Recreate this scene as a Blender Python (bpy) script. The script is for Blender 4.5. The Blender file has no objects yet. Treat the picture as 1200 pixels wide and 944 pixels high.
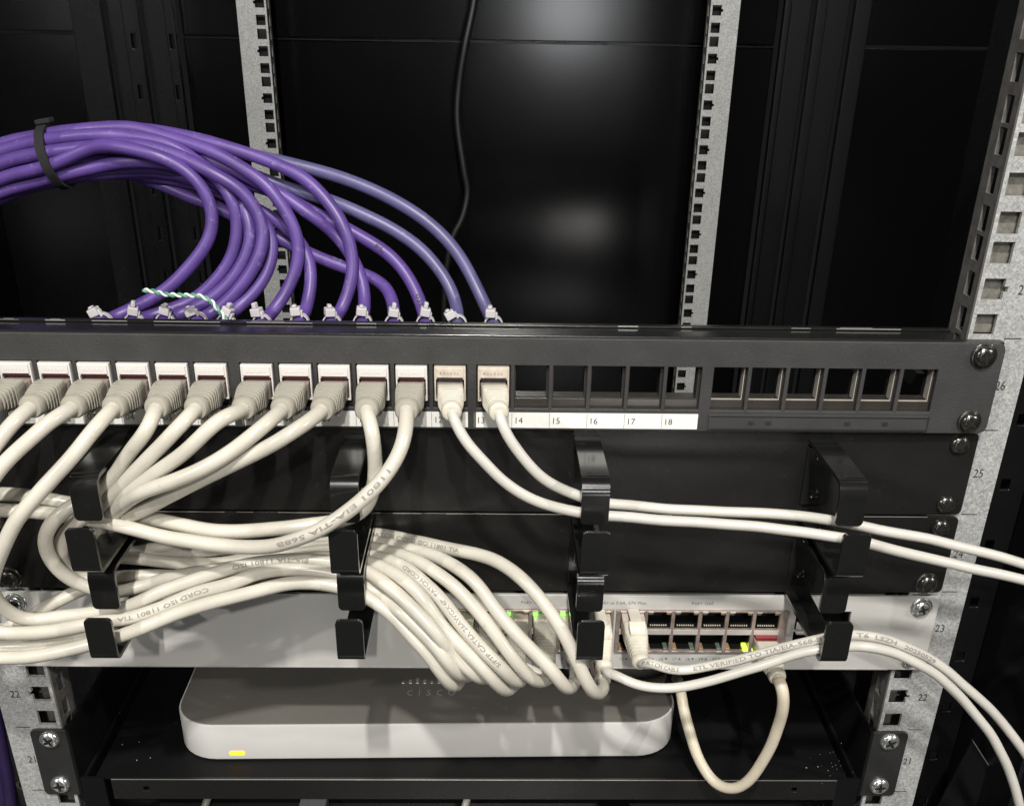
import bpy, bmesh, math, random
import numpy as np
from mathutils import Vector, Matrix
random.seed(7); np.random.seed(7)
S=0.001                      # everything is written in millimetres
sc=bpy.context.scene
col=sc.collection
PI=math.pi

# ------------------------------------------------------------------ camera
CAM=Vector((8.9416,-455.0432,173.7684))
RM=Matrix(((0.9997582144888546,-0.006518269125765538,-0.02100058879320665),(-0.015497493435388459,0.4686610167126781,-0.8832421407015513),(0.015599367271699086,0.8833540420360587,0.46844668443621174)))
FPX=1200.; OX=600.; OY=646.9094
def ray(px,py): return RM@Vector(((px-OX)/FPX,-(py-OY)/FPX,-1.))
def at(px,py,y):
    """point of the place seen in direction (px,py), standing at depth y"""
    d=ray(px,py); t=(y-CAM.y)/d.y
    return CAM+d*t
def atz(px,py,z):
    d=ray(px,py); t=(z-CAM.z)/d.z
    return CAM+d*t
cd=bpy.data.cameras.new('camera'); co=bpy.data.objects.new('camera',cd); col.objects.link(co)
co.matrix_world=Matrix.Translation(CAM*S)@RM.to_4x4()
cd.sensor_width=36; cd.lens=36; cd.shift_y=(OY-472)/1200.; cd.clip_start=0.005; cd.clip_end=50
sc.camera=co

# ------------------------------------------------------------------ materials
def nt(m): return m.node_tree.nodes,m.node_tree.links
def mat(name,color,rough=.5,metal=0.,bump=0.,bscale=800.,var=0.,vscale=60.,spec=.5,coat=0.,sss=0.,trans=0.,emit=None,estr=0.,rvar=0.,alpha=1.,stretch=None,scuff=None):
    m=bpy.data.materials.new(name); m.use_nodes=True; n,l=nt(m); b=n['Principled BSDF']
    b.inputs['Base Color'].default_value=(*color,1); b.inputs['Roughness'].default_value=rough; b.inputs['Metallic'].default_value=metal
    b.inputs['Specular IOR Level'].default_value=spec; b.inputs['Coat Weight'].default_value=coat; b.inputs['Coat Roughness'].default_value=.12
    if sss: b.inputs['Subsurface Weight'].default_value=sss; b.inputs['Subsurface Radius'].default_value=(1,.8,.6); b.inputs['Subsurface Scale'].default_value=.001
    if trans: b.inputs['Transmission Weight'].default_value=trans
    if emit: b.inputs['Emission Color'].default_value=(*emit,1); b.inputs['Emission Strength'].default_value=estr
    if bump or var or rvar:
        tc=n.new('ShaderNodeTexCoord'); src=tc.outputs['Object']
        if stretch:
            mp=n.new('ShaderNodeMapping'); mp.inputs['Scale'].default_value=stretch; l.new(src,mp.inputs['Vector']); src=mp.outputs['Vector']
    if bump:
        t=n.new('ShaderNodeTexNoise'); t.inputs['Scale'].default_value=bscale; t.inputs['Detail'].default_value=3; l.new(src,t.inputs['Vector'])
        bp=n.new('ShaderNodeBump'); bp.inputs['Strength'].default_value=bump; bp.inputs['Distance'].default_value=.0003
        l.new(t.outputs['Fac'],bp.inputs['Height']); l.new(bp.outputs['Normal'],b.inputs['Normal'])
    if var or rvar:
        t=n.new('ShaderNodeTexNoise'); t.inputs['Scale'].default_value=vscale; t.inputs['Detail'].default_value=5; l.new(src,t.inputs['Vector'])
    if var:
        r=n.new('ShaderNodeValToRGB'); l.new(t.outputs['Fac'],r.inputs['Fac'])
        r.color_ramp.elements[0].position=.3; r.color_ramp.elements[1].position=.7
        r.color_ramp.elements[0].color=(*[c*(1-var) for c in color],1); r.color_ramp.elements[1].color=(*[min(1,c*(1+var)) for c in color],1)
        l.new(r.outputs['Color'],b.inputs['Base Color'])
    if scuff:
        t9=n.new('ShaderNodeTexNoise'); t9.inputs['Scale'].default_value=scuff[1]; t9.inputs['Detail'].default_value=8; t9.inputs['Roughness'].default_value=.7; l.new(src,t9.inputs['Vector'])
        r9=n.new('ShaderNodeMapRange'); r9.inputs['From Min'].default_value=.60; r9.inputs['From Max'].default_value=.72; r9.inputs['To Max'].default_value=scuff[2]; l.new(t9.outputs['Fac'],r9.inputs['Value'])
        mx=n.new('ShaderNodeMix'); mx.data_type='RGBA'; l.new(r9.outputs['Result'],mx.inputs[0]); mx.inputs[7].default_value=(*scuff[0],1)
        if b.inputs['Base Color'].links: l.new(b.inputs['Base Color'].links[0].from_socket,mx.inputs[6])
        else: mx.inputs[6].default_value=(*color,1)
        l.new(mx.outputs[2],b.inputs['Base Color'])
    if rvar:
        mr=n.new('ShaderNodeMapRange'); mr.inputs['To Min'].default_value=max(.02,rough-rvar); mr.inputs['To Max'].default_value=min(1,rough+rvar)
        l.new(t.outputs['Fac'],mr.inputs['Value']); l.new(mr.outputs['Result'],b.inputs['Roughness'])
    return m
def galv(name,lo,hi,scale=520.):
    m=bpy.data.materials.new(name); m.use_nodes=True; n,l=nt(m); b=n['Principled BSDF']
    tc=n.new('ShaderNodeTexCoord')
    v=n.new('ShaderNodeTexVoronoi'); v.inputs['Scale'].default_value=scale; l.new(tc.outputs['Object'],v.inputs['Vector'])
    t=n.new('ShaderNodeTexNoise'); t.inputs['Scale'].default_value=scale*.9; t.inputs['Detail'].default_value=6; t.inputs['Roughness'].default_value=.75; l.new(tc.outputs['Object'],t.inputs['Vector'])
    t2=n.new('ShaderNodeTexNoise'); t2.inputs['Scale'].default_value=45; t2.inputs['Detail'].default_value=3; l.new(tc.outputs['Object'],t2.inputs['Vector'])
    sp=n.new('ShaderNodeSeparateColor'); l.new(v.outputs['Color'],sp.inputs['Color'])
    v2=n.new('ShaderNodeTexVoronoi'); v2.inputs['Scale'].default_value=scale*2.1; l.new(tc.outputs['Object'],v2.inputs['Vector'])
    sp2=n.new('ShaderNodeSeparateColor'); l.new(v2.outputs['Color'],sp2.inputs['Color'])
    a=n.new('ShaderNodeMath'); a.operation='MULTIPLY_ADD'; l.new(sp.outputs['Red'],a.inputs[0]); a.inputs[1].default_value=.45; 
    a1=n.new('ShaderNodeMath'); a1.operation='MULTIPLY'; l.new(sp2.outputs['Red'],a1.inputs[0]); a1.inputs[1].default_value=.35; l.new(a1.outputs[0],a.inputs[2])
    a2=n.new('ShaderNodeMath'); a2.operation='MULTIPLY_ADD'; l.new(t2.outputs['Fac'],a2.inputs[0]); a2.inputs[1].default_value=.25; l.new(a.outputs[0],a2.inputs[2])
    r=n.new('ShaderNodeValToRGB'); l.new(a2.outputs[0],r.inputs['Fac']); r.color_ramp.elements[0].position=.05; r.color_ramp.elements[1].position=.95
    r.color_ramp.elements[0].color=(*lo,1); r.color_ramp.elements[1].color=(*hi,1)
    l.new(r.outputs['Color'],b.inputs['Base Color']); b.inputs['Metallic'].default_value=.35
    mr=n.new('ShaderNodeMapRange'); mr.inputs['To Min'].default_value=.4; mr.inputs['To Max'].default_value=.62; l.new(sp.outputs['Green'],mr.inputs['Value']); l.new(mr.outputs['Result'],b.inputs['Roughness'])
    bp=n.new('ShaderNodeBump'); bp.inputs['Strength'].default_value=.12; bp.inputs['Distance'].default_value=.0001; l.new(t.outputs['Fac'],bp.inputs['Height']); l.new(bp.outputs['Normal'],b.inputs['Normal'])
    return m
M={}
M['galv']=galv('galvanised_steel',(.21,.21,.205),(.57,.575,.565),1000.)
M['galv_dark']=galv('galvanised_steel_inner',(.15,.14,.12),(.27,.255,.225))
M['galv_edge_and_glint']=mat('bare_steel_and_logo_glint',(.75,.73,.68),.35,.6)  # bare steel edges, and the glints painted on the logo
M['galv_flange']=mat('dull_steel',(.2,.19,.18),.5,.5,bump=.2,bscale=900,var=.25,vscale=200)
M['black']=mat('black_powder_coat',(.018,.018,.018),.42,0,bump=.35,bscale=1500,var=.2,vscale=40,rvar=.06)
M['black_smooth']=mat('black_satin_metal',(.010,.0098,.0095),.27,0,bump=.08,bscale=500,rvar=.1,vscale=25,scuff=((.05,.048,.045),220,.25))
M['black_hook']=mat('black_gloss_hook',(.009,.009,.009),.2,0,coat=.6,bump=.05,bscale=400,rvar=.07,vscale=120,scuff=((.06,.058,.055),400,.2))
M['panel']=mat('black_textured_plastic',(.034,.0335,.033),.5,0,bump=.5,bscale=1500,var=.12,vscale=60,rvar=.1,scuff=((.11,.105,.10),500,.35))
M['panel_dark']=mat('dark_recess',(.02,.02,.02),.4)
M['panel_cell']=mat('glossy_black_plastic',(.035,.03,.026),.18)
M['top_gloss']=mat('gloss_black_tray',(.012,.012,.012),.16,0,bump=.15,bscale=180,rvar=.1,vscale=200)
M['chip']=mat('bare_metal_chips',(.7,.68,.64),.3,.8)
M['label']=mat('label_paper',(.74,.73,.69),.6,var=.05,vscale=300)
M['ink']=mat('black_ink',(.02,.02,.02),.6)
M['ink_grey']=mat('grey_ink',(.24,.225,.20),.7)
M['cord']=mat('cream_cable_jacket',(.53,.50,.43),.27,0,bump=.12,bscale=120,var=.13,vscale=40,sss=0,rvar=.1,scuff=((.36,.32,.25),90,.5))
M['cord_slim']=mat('white_cable_jacket',(.52,.50,.455),.3,0,bump=.1,bscale=120,var=.05,vscale=50,sss=.02,rvar=.08,scuff=((.45,.40,.32),70,.3))
M['cord_dull']=mat('aged_cable_jacket',(.56,.50,.39),.38,0,bump=.12,bscale=160,var=.14,vscale=60,sss=.06,scuff=((.33,.27,.19),110,.5))
M['boot']=mat('grey_beige_boot',(.335,.315,.265),.36,0,bump=.08,bscale=300,var=.07,vscale=120,sss=.03)
M['boot_light']=mat('cream_boot',(.58,.54,.46),.34,0,bump=.05,bscale=300,var=.08,vscale=160,sss=.1)
M['clear']=mat('clear_plug_plastic',(.78,.68,.60),.15,0,trans=.45,sss=0)
M['plug_top']=mat('plug_shield',(.42,.35,.31),.25,.3,var=.15,vscale=400)
M['jack']=mat('white_jack_plastic',(.60,.57,.545),.38,0,sss=.05,bump=.1,bscale=500,var=.04)
M['jack_tan']=mat('beige_jack_plastic',(.50,.44,.37),.35,0,var=.12,vscale=400)
M['jack_red']=mat('dark_red_gap',(.055,.014,.013),.4)
M['purple']=mat('purple_cable_jacket',(.088,.047,.215),.42,0,bump=.15,bscale=140,var=.2,vscale=55,rvar=.1,scuff=((.32,.27,.45),160,.55))
M['purple_grey']=mat('greyish_violet_cable_jacket',(.09,.082,.19),.4,0,bump=.12,bscale=140,var=.18,vscale=55,rvar=.1,scuff=((.3,.28,.42),160,.45))  # greyer, bluer violet for the last two cables
M['tie']=mat('white_nylon',(.50,.48,.49),.4,0,sss=.1)
M['velcro']=mat('black_velcro',(.012,.012,.013),.85,0,bump=.8,bscale=1800)
M['silver']=mat('silver_painted_steel',(.50,.49,.465),.42,.12,bump=.05,bscale=900,var=.04,vscale=20,rvar=.05)
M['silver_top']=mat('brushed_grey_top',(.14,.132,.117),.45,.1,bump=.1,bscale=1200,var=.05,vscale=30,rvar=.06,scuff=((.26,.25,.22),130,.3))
M['silver_front']=mat('silver_plastic_rim',(.50,.49,.47),.38,0,bump=.06,bscale=500,var=.03,vscale=30)
M['port_metal']=mat('port_shield_metal',(.40,.32,.28),.35,.6,var=.2,vscale=300)
M['cell_glint']=mat('painted_cell_glint',(.36,.335,.295),.3)
M['port_dark']=mat('port_cavity',(.008,.008,.008),.35)
M['gold']=mat('contact_pins',(.8,.75,.62),.3,.5)
M['led_green']=mat('lit_green_led',(.2,.9,.1),.3,emit=(.16,1,.05),estr=3.2)
M['led_yellow']=mat('lit_yellow_green_led',(.6,.9,.1),.3,emit=(.6,1,.05),estr=2.)
M['led_off_o']=mat('unlit_amber_led',(.27,.18,.10),.3)
M['led_off_g']=mat('unlit_green_led',(.10,.13,.10),.3)
M['led_orange']=mat('lit_orange_led',(1,.5,.05),.3,emit=(1,.45,.02),estr=1.4)
M['led_red_plug']=mat('red_port_cover',(.17,.012,.018),.3)
M['zinc']=mat('zinc_screw',(.72,.74,.72),.22,.9,bump=.2,bscale=900,rvar=.1,vscale=500)
M['screw_black']=mat('black_zinc_screw',(.11,.105,.095),.22,.9,bump=.25,bscale=900,rvar=.12,vscale=400)
M['screw_slot']=mat('screw_recess',(.004,.004,.004),.6,0)
M['shelf']=mat('matte_black_shelf',(.002,.002,.0023),.6,0,spec=.25,bump=.2,bscale=1200,rvar=.1,vscale=40)
M['door']=mat('glossy_black_door',(.0018,.0019,.0023),.17,0,spec=.45,rvar=.04,vscale=5)
M['frame']=mat('black_cabinet_frame',(.0055,.0057,.0065),.27,0,bump=.1,bscale=600,rvar=.1,vscale=30)
M['frame_shaded']=mat('shaded_black_frame',(.0025,.0026,.003),.3,0,bump=.1,bscale=600)  # darker copy of the frame black, painting the right post into shade
M['ink_mid']=mat('dark_grey_ink',(.09,.085,.08),.6)
M['purple_shaded']=mat('purple_jacket_shaded',(.018,.009,.05),.5,0,var=.2,vscale=50)  # purple jacket darkened to paint in the shadow beside the rail
M['cable_black']=mat('black_rubber',(.004,.004,.004),.5)
M['wire_green']=mat('green_wire',(.10,.30,.18),.4)
M['wire_white']=mat('white_wire',(.72,.76,.72),.4)
M['dust']=mat('pale_dust',(.6,.6,.58),.8)
M['scuff']=mat('silver_module',(.35,.36,.38),.4,.3)

# ------------------------------------------------------------------ mesh helpers
class MB:
    def __init__(s): s.v=[];s.f=[];s.m=[];s.mi=0
    def add(s,vs,fs):
        o=len(s.v); s.v+= [tuple(v) for v in vs]; s.f+=[tuple(i+o for i in f) for f in fs]; s.m+=[s.mi]*len(fs)
    def box(s,x0,x1,y0,y1,z0,z1):
        s.add([(x,y,z) for x in(x0,x1) for y in(y0,y1) for z in(z0,z1)],[(0,1,3,2),(4,6,7,5),(0,4,5,1),(2,3,7,6),(0,2,6,4),(1,5,7,3)])
    def plate(s,x0,x1,z0,z1,holes,y0,y1,xcuts=(),zcuts=()):
        """plate in the xz plane from y0 (front) to y1 with rectangular holes (hx0,hx1,hz0,hz1)"""
        xs=sorted(set([x0,x1]+[h for q in holes for h in q[:2] if x0<h<x1]+list(xcuts)))
        zs=sorted(set([z0,z1]+[h for q in holes for h in q[2:] if z0<h<z1]+list(zcuts)))
        def solid(i,k):
            if i<0 or k<0 or i>=len(xs)-1 or k>=len(zs)-1: return False
            cx=(xs[i]+xs[i+1])/2; cz=(zs[k]+zs[k+1])/2
            return not any(h[0]<cx<h[1] and h[2]<cz<h[3] for h in holes)
        idx={}
        def V(i,k,y):
            key=(i,k,y)
            if key not in idx: idx[key]=len(vs); vs.append((xs[i],y,zs[k]))
            return idx[key]
        vs=[];fs=[]
        for i in range(len(xs)-1):
            for k in range(len(zs)-1):
                if not solid(i,k): continue
                fs.append((V(i,k,y0),V(i+1,k,y0),V(i+1,k+1,y0),V(i,k+1,y0)))
                fs.append((V(i,k,y1),V(i,k+1,y1),V(i+1,k+1,y1),V(i+1,k,y1)))
                if not solid(i-1,k): fs.append((V(i,k,y0),V(i,k+1,y0),V(i,k+1,y1),V(i,k,y1)))
                if not solid(i+1,k): fs.append((V(i+1,k,y0),V(i+1,k,y1),V(i+1,k+1,y1),V(i+1,k+1,y0)))
                if not solid(i,k-1): fs.append((V(i,k,y0),V(i,k,y1),V(i+1,k,y1),V(i+1,k,y0)))
                if not solid(i,k+1): fs.append((V(i,k+1,y0),V(i+1,k+1,y0),V(i+1,k+1,y1),V(i,k+1,y1)))
        s.add(vs,fs)
    def loft(s,rings,cap0=True,cap1=True):
        n=len(rings[0]); vs=[p for r in rings for p in r]; fs=[]
        for a in range(len(rings)-1):
            for i in range(n):
                j=(i+1)%n; fs.append((a*n+i,a*n+j,(a+1)*n+j,(a+1)*n+i))
        if cap0: fs.append(tuple(range(n-1,-1,-1)))
        if cap1: fs.append(tuple((len(rings)-1)*n+i for i in range(n)))
        s.add(vs,fs)
    def lathe_y(s,prof,n=24,cx=0,cz=0):
        """prof: list of (y,r) """
        s.loft([[(cx+r*math.cos(2*PI*i/n),y,cz+r*math.sin(2*PI*i/n)) for i in range(n)] for y,r in prof])
    def build(s,name,mats,parent=None,smooth=False,bevel=0,loc=None,seg=2,angle=35):
        me=bpy.data.meshes.new(name); me.from_pydata([(a*S,b*S,c*S) for a,b,c in s.v],[],s.f)
        if not isinstance(mats,(list,tuple)): mats=[mats]
        for m in mats: me.materials.append(m)
        for p,mi in zip(me.polygons,s.m): p.material_index=mi; p.use_smooth=bool(smooth)
        bm=bmesh.new(); bm.from_mesh(me); bmesh.ops.recalc_face_normals(bm,faces=bm.faces); bm.to_mesh(me); bm.free(); me.update()
        o=bpy.data.objects.new(name,me); col.objects.link(o)
        if loc: o.location=Vector(loc)*S
        if parent: o.parent=parent
        if bevel:
            md=o.modifiers.new('bevel','BEVEL'); md.width=bevel*S; md.segments=seg; md.limit_method='ANGLE'; md.angle_limit=math.radians(50)
            for p in me.polygons: p.use_smooth=True
            wn=o.modifiers.new('wn','WEIGHTED_NORMAL'); wn.keep_sharp=True
        elif smooth=='auto':
            for e in me.edges: pass
            me.set_sharp_from_angle(angle=math.radians(angle))
        return o
def tag(o,label=None,cat=None,group=None,kind=None):
    if label:o['label']=label
    if cat:o['category']=cat
    if group:o['group']=group
    if kind:o['kind']=kind
    return o
def thing(name,label,cat,loc=(0,0,0),group=None):
    o=bpy.data.objects.new(name,None); o.empty_display_size=.01; col.objects.link(o); o.location=Vector(loc)*S
    return tag(o,label,cat,group)
_tc={}
def text_geo(t,size,bold=0):
    key=(t,size,bold)
    if key in _tc: return _tc[key]
    cu=bpy.data.curves.new('t','FONT'); cu.body=t; cu.size=size; cu.resolution_u=2; cu.offset=bold; cu.align_x='LEFT'
    o=bpy.data.objects.new('t',cu); col.objects.link(o)
    dg=bpy.context.evaluated_depsgraph_get(); dg.update()
    me=o.evaluated_get(dg).to_mesh()
    vs=[tuple(v.co) for v in me.vertices]; fs=[tuple(p.vertices) for p in me.polygons]
    o.evaluated_get(dg).to_mesh_clear(); bpy.data.objects.remove(o); bpy.data.curves.remove(cu)
    _tc[key]=(vs,fs); return vs,fs
def flat_text(mb,t,x,z,size,y,center=True,sx=1.,bold=0,shear=0.):
    """letters in the xz plane facing -y; (x,z) is centre or left middle"""
    vs,fs=text_geo(t,size,bold)
    if not vs: return
    mx=max(v[0] for v in vs); mn=min(v[0] for v in vs); mz=max(v[1] for v in vs)
    ox=x-((mx+mn)/2*sx if center else mn*sx)
    mb.add([(ox+v[0]*sx+shear*v[1],y,z-size*.35+v[1]) for v in vs],fs)

# rounded plate outline in xz extruded along y
def rounded_plate(mb,x0,x1,z0,z1,r,y0,y1,corners=(1,1,1,1),n=5):
    pts=[]
    for (cx,cz,a0,use) in ((x1-r,z1-r,0,corners[0]),(x0+r,z1-r,90,corners[1]),(x0+r,z0+r,180,corners[2]),(x1-r,z0+r,270,corners[3])):
        if use:
            for i in range(n+1):
                a=math.radians(a0+90*i/n); pts.append((cx+r*math.cos(a),cz+r*math.sin(a)))
        else:
            a=math.radians(a0+45); pts.append((cx+r*(1 if math.cos(a)>0 else -1),cz+r*(1 if math.sin(a)>0 else -1)))
    mb.loft([[(x,y0,z) for x,z in pts],[(x,y1,z) for x,z in pts]])

# ------------------------------------------------------------------ screws
def screw(parent,x,y,z,r,m,rot=0.,washer=False,name='screw'):
    mb=MB()
    if washer: mb.lathe_y([(0,r*1.22),(-.5,r*1.22),(-.8,r*1.1),(-.8,.1)],24)
    h=r*.5
    mb.lathe_y([(-.8 if washer else 0,r)]+[(-(.8 if washer else 0)-h*math.sin(a)*1.0-.5,r*math.cos(a)) for a in (0,.25,.5,.75,.95)]+[(-(.8 if washer else 0)-h*.82-.52,r*.5),(-(.8 if washer else 0)-h*.82-.52,.02)],24)
    o=mb.build(name,m,parent,smooth='auto',angle=40); o.location=Vector((x,y,z))*S
    c=MB(); yy=-(.8 if washer else 0)-h*.82-.52
    for k in (0,1):
        a=rot+k*PI/2; ca,sa=math.cos(a),math.sin(a); L=r*.6; w=r*.15
        q=[(-L,-w*.6),(-L*.4,-w),(L*.4,-w),(L,-w*.6),(L,w*.6),(L*.4,w),(-L*.4,w),(-L,w*.6)]
        ring=[(u*ca-v*sa,u*sa+v*ca) for u,v in q]
        c.loft([[(u,yy-.05-.01*k,v) for u,v in ring],[(u,yy+.3,v) for u,v in ring]])
    c.lathe_y([(yy-.09,r*.2),(yy+.3,r*.2)],10)
    c.build('cross_recess',M['screw_slot'],o)
    return o

# ------------------------------------------------------------------ rack rails
def hole_rows(z0,nu,off=0.):
    out=[]
    for u in range(nu):
        b=z0+44.45*u
        out+= [(b+6.35+off,0),(b+22.225+off,1),(b+38.1+off,0)]
    return out
def rail(label,side,ydepth,zlo,nu,xoff,labels,back_mat,marks=True,hole_off=0.):
    t=thing('rack_rail',label,'rack rail',(0,0,0),'square-hole rack rails')
    s=side; X0,X1=sorted((s*226+xoff,s*256+xoff)); hx=s*232.5+xoff
    rows=hole_rows(zlo,nu,hole_off); H=4.75
    holes=[]
    for z,mid in rows:
        holes.append((hx-H,hx+H,z-H,z+H))
        if mid:
            if s>0: holes.append((hx+H-.01,hx+H+1.7,z-1.3,z+1.3))
            else: holes.append((hx-H-1.7,hx-H+.01,z-1.3,z+1.3))
    zb,ztop=zlo+hole_off,zlo+44.45*nu+hole_off
    mb=MB(); mb.plate(X0,X1,zb,ztop,holes,ydepth,ydepth+2)
    mb.build('front_face',M['galv'],t)
    # flange going back along the inner edge with slots
    fx0,fx1=(s*226+xoff,s*228+xoff) if s>0 else (s*228+xoff,s*226+xoff)
    if s<0: fx0,fx1=s*228+xoff,s*226+xoff
    m2=MB(); sl=[(ydepth+7,ydepth+14.5,z-5.5,z+5.5) for z,_ in rows]
    tmp=MB(); tmp.plate(ydepth+2.01,ydepth+22,zb,ztop,sl,0,2)
    m2.add([(fx0+v[1],v[0],v[2]) for v in tmp.v],tmp.f); m2.build('side_flange',M['galv_flange'],t)
    ex=s*226+xoff-(.15 if s>0 else -.15); e=MB(); e.box(min(ex,ex+s*.12),max(ex,ex+s*.12),ydepth-.1,ydepth+1.9,zb,ztop); e.build('cut_edge',M['galv_edge_and_glint'],t)
    m3=MB(); ox=s*256+xoff; m3.box(min(ox-s*2,ox),max(ox-s*2,ox),ydepth+2.01,ydepth+30,zb,ztop)
    m3.build('outer_flange',M['galv_flange'],t)
    m3=MB(); xa,xb=min(ox-s*27.8,ox-s*2.1),max(ox-s*27.8,ox-s*2.1)
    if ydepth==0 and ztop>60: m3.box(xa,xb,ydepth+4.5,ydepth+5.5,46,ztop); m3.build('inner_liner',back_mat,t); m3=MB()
    m3.box(xa,xb,ydepth+14,ydepth+15,zb,ztop if ydepth else min(ztop,45.8)); m3.build('dark_hole_backing',M['panel_dark'] if ydepth else M['galv_flange'],t)  # dark backing paints in the shade seen through the holes
    if marks:
        k=MB()
        for u in range(nu+1):
            z=zlo+44.45*u
            k.box(min(s*242.6,s*250.6),max(s*242.6,s*250.6),ydepth-.12,ydepth-.05,z-.22,z+.22)
        k.build('unit_marks',M['ink'],t)
        for u,txt in labels.items():
            k=MB(); flat_text(k,txt,s*246.3,zlo+44.45*u+22.2,6.4,ydepth-.12,sx=.82); k.build('unit_number',M['ink'],t)
    return t
ZR=-311.15     # bottom of the lowest unit built
lab={i:str(19+i) for i in range(0,12)}
# U26 is 0..44.45 -> index 7 ; ZR = -7*44.45
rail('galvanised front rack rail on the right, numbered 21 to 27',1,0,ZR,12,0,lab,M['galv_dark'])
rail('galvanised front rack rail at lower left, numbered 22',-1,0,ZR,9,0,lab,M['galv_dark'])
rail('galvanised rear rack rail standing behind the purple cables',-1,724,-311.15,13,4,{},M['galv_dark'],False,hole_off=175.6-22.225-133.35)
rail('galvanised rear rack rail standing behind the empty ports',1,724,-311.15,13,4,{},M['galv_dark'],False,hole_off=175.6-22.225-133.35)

# ------------------------------------------------------------------ patch panel
GC=[-160.9,-53.4,53.3,161.3]
PX=[g+17.4*(i-2.5) for g in GC for i in range(6)]
YP=-7.
def clip(mb,x,z0,z1,c):
    mb.v=[(v[0]-math.copysign(c,v[0]),v[1],v[2]+(c if abs(v[2]-z0)<.01 else -c)) if abs(abs(v[0])-x)<.01 and (abs(v[2]-z0)<.01 or abs(v[2]-z1)<.01) else v for v in mb.v]
pp=thing("patch_bay",'black 24-port keystone patch panel with white numbered label strips','patch panel',(0,0,0))
mb=MB()
holes=[(x-7.75,x+7.75,11.2,31.6) for x in PX]
pts_holes=holes
mb.plate(-241.3,241.3,.8,44.2,holes,YP,YP+2.2,xcuts=(-237.8,237.8),zcuts=(4.3,40.7)); clip(mb,241.3,.8,44.2,1.)
mb.build('panel_face',M['panel'],pp,bevel=.35,seg=2)
for s in (1,-1):
    e=MB(); e.box(min(s*222,s*241),max(s*222,s*241),YP+2.25,-.1,1.8,44); e.build('ear_spacer',M['panel_dark'],pp)
for gi,g in enumerate(GC):       # inner cells behind the openings
    c=MB(); hs=[(g+17.4*(i-2.5)-7.2,g+17.4*(i-2.5)+7.2,15.2,31.2) for i in range(6)]
    c.plate(g-53,g+53,9.,33.5,hs,YP+3.2,YP+13)
    c.build('cell_frame',M['panel_cell'],pp,bevel=.25)
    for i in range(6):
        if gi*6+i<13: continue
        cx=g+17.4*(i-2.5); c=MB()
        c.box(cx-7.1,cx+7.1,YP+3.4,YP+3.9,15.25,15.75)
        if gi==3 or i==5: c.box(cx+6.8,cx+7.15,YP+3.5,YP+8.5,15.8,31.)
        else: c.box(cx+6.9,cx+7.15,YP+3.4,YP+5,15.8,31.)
        c.build('inner_glint_strip',M['cell_glint'] if gi==3 else M['panel'],pp)  # added strips; pale tan in the last group paints reflected glints
mb=MB(); mb.box(-222,222,YP+2.3,12,42.6,44.9); mb.build('top_lip',M['top_gloss'],pp,bevel=.5)
mb=MB(); mb.box(-221,221,YP+2.3,9,.6,2.4); mb.build('bottom_lip',M['panel_dark'],pp)
# folded rolled ridge on the lip and bare chips
mb=MB(); mb.box(-221.5,221.5,8.4,12.4,44.95,45.9); mb.build('rolled_edge',M['top_gloss'],pp,bevel=.35)
mb=MB()
x=-215
while x<215:
    L=random.choice([3,5,9,16,30]); mb.box(x,x+L,8.2+random.random()*.3,8.5,45.5,45.85+random.random()*.2); 
    if random.random()<.35: mb.box(x+2,x+2+L*.5,9.2,9.9,45.92,46.0)
    x+=L+random.choice([12,20,34,46])
mb.build('bare_edge_chips',M['chip'],pp)
for gi,g in enumerate(GC):
    x0,x1=g-51.5,g+51.5
    if gi<3:
        s_=MB(); s_.box(x0,x1,YP-.35,YP-.05,1.9,9.3); st=s_.build('label_strip',M['label'],pp)
        d=MB()
        for i in range(6):
            cx=g+17.4*(i-2.5)
            d.box(cx-8.9,cx-8.65,YP-.42,YP-.38,2.1,9.1)
        d.build('divider_lines',M['ink_grey'],st)
        for i in range(6):
            cx=g+17.4*(i-2.5); d=MB(); flat_text(d,'%02d'%(gi*6+i+1),cx-7.0,5.5,4.2,YP-.42,center=False,bold=.0); d.build('port_number',M['ink'],st)
    else:
        s_=MB(); s_.box(x0,x1,YP-.9,YP-.05,1.9,9.3); st=s_.build('label_holder',M['panel'],pp,bevel=.25)
        d=MB(); d.box(x0+.8,x1-.8,YP-1.3,YP-.95,2.2,2.9); d.box(x0+.8,x1-.8,YP-1.3,YP-.95,8.5,9.1)
        d.box(x1-.6,x1-.1,YP-1.2,YP-.95,1.9,9.5)
        for px in (881,901,1038,994): 
            q=at(px,491,YP-1); d.box(q.x-1.2,q.x+1.2,YP-1.5,YP-.95,5.0,6.4)
        d.build('holder_ridges',M['panel_dark'],st)
for s in (1,-1):
    screw(pp,s*231.6,YP-.1,38.3,4.9,M['screw_black'],.3,True); screw(pp,s*232,YP-.1,6.9,4.6,M['screw_black'],.9,True)
# rear cable bar of the panel
mb=MB(); mb.box(-226,226,96,106,14,16); mb.box(-226,-222,6,104,8,15.9); mb.box(222,226,6,104,8,15.9); mb.build('rear_cable_bar',M['black'],pp)

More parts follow.
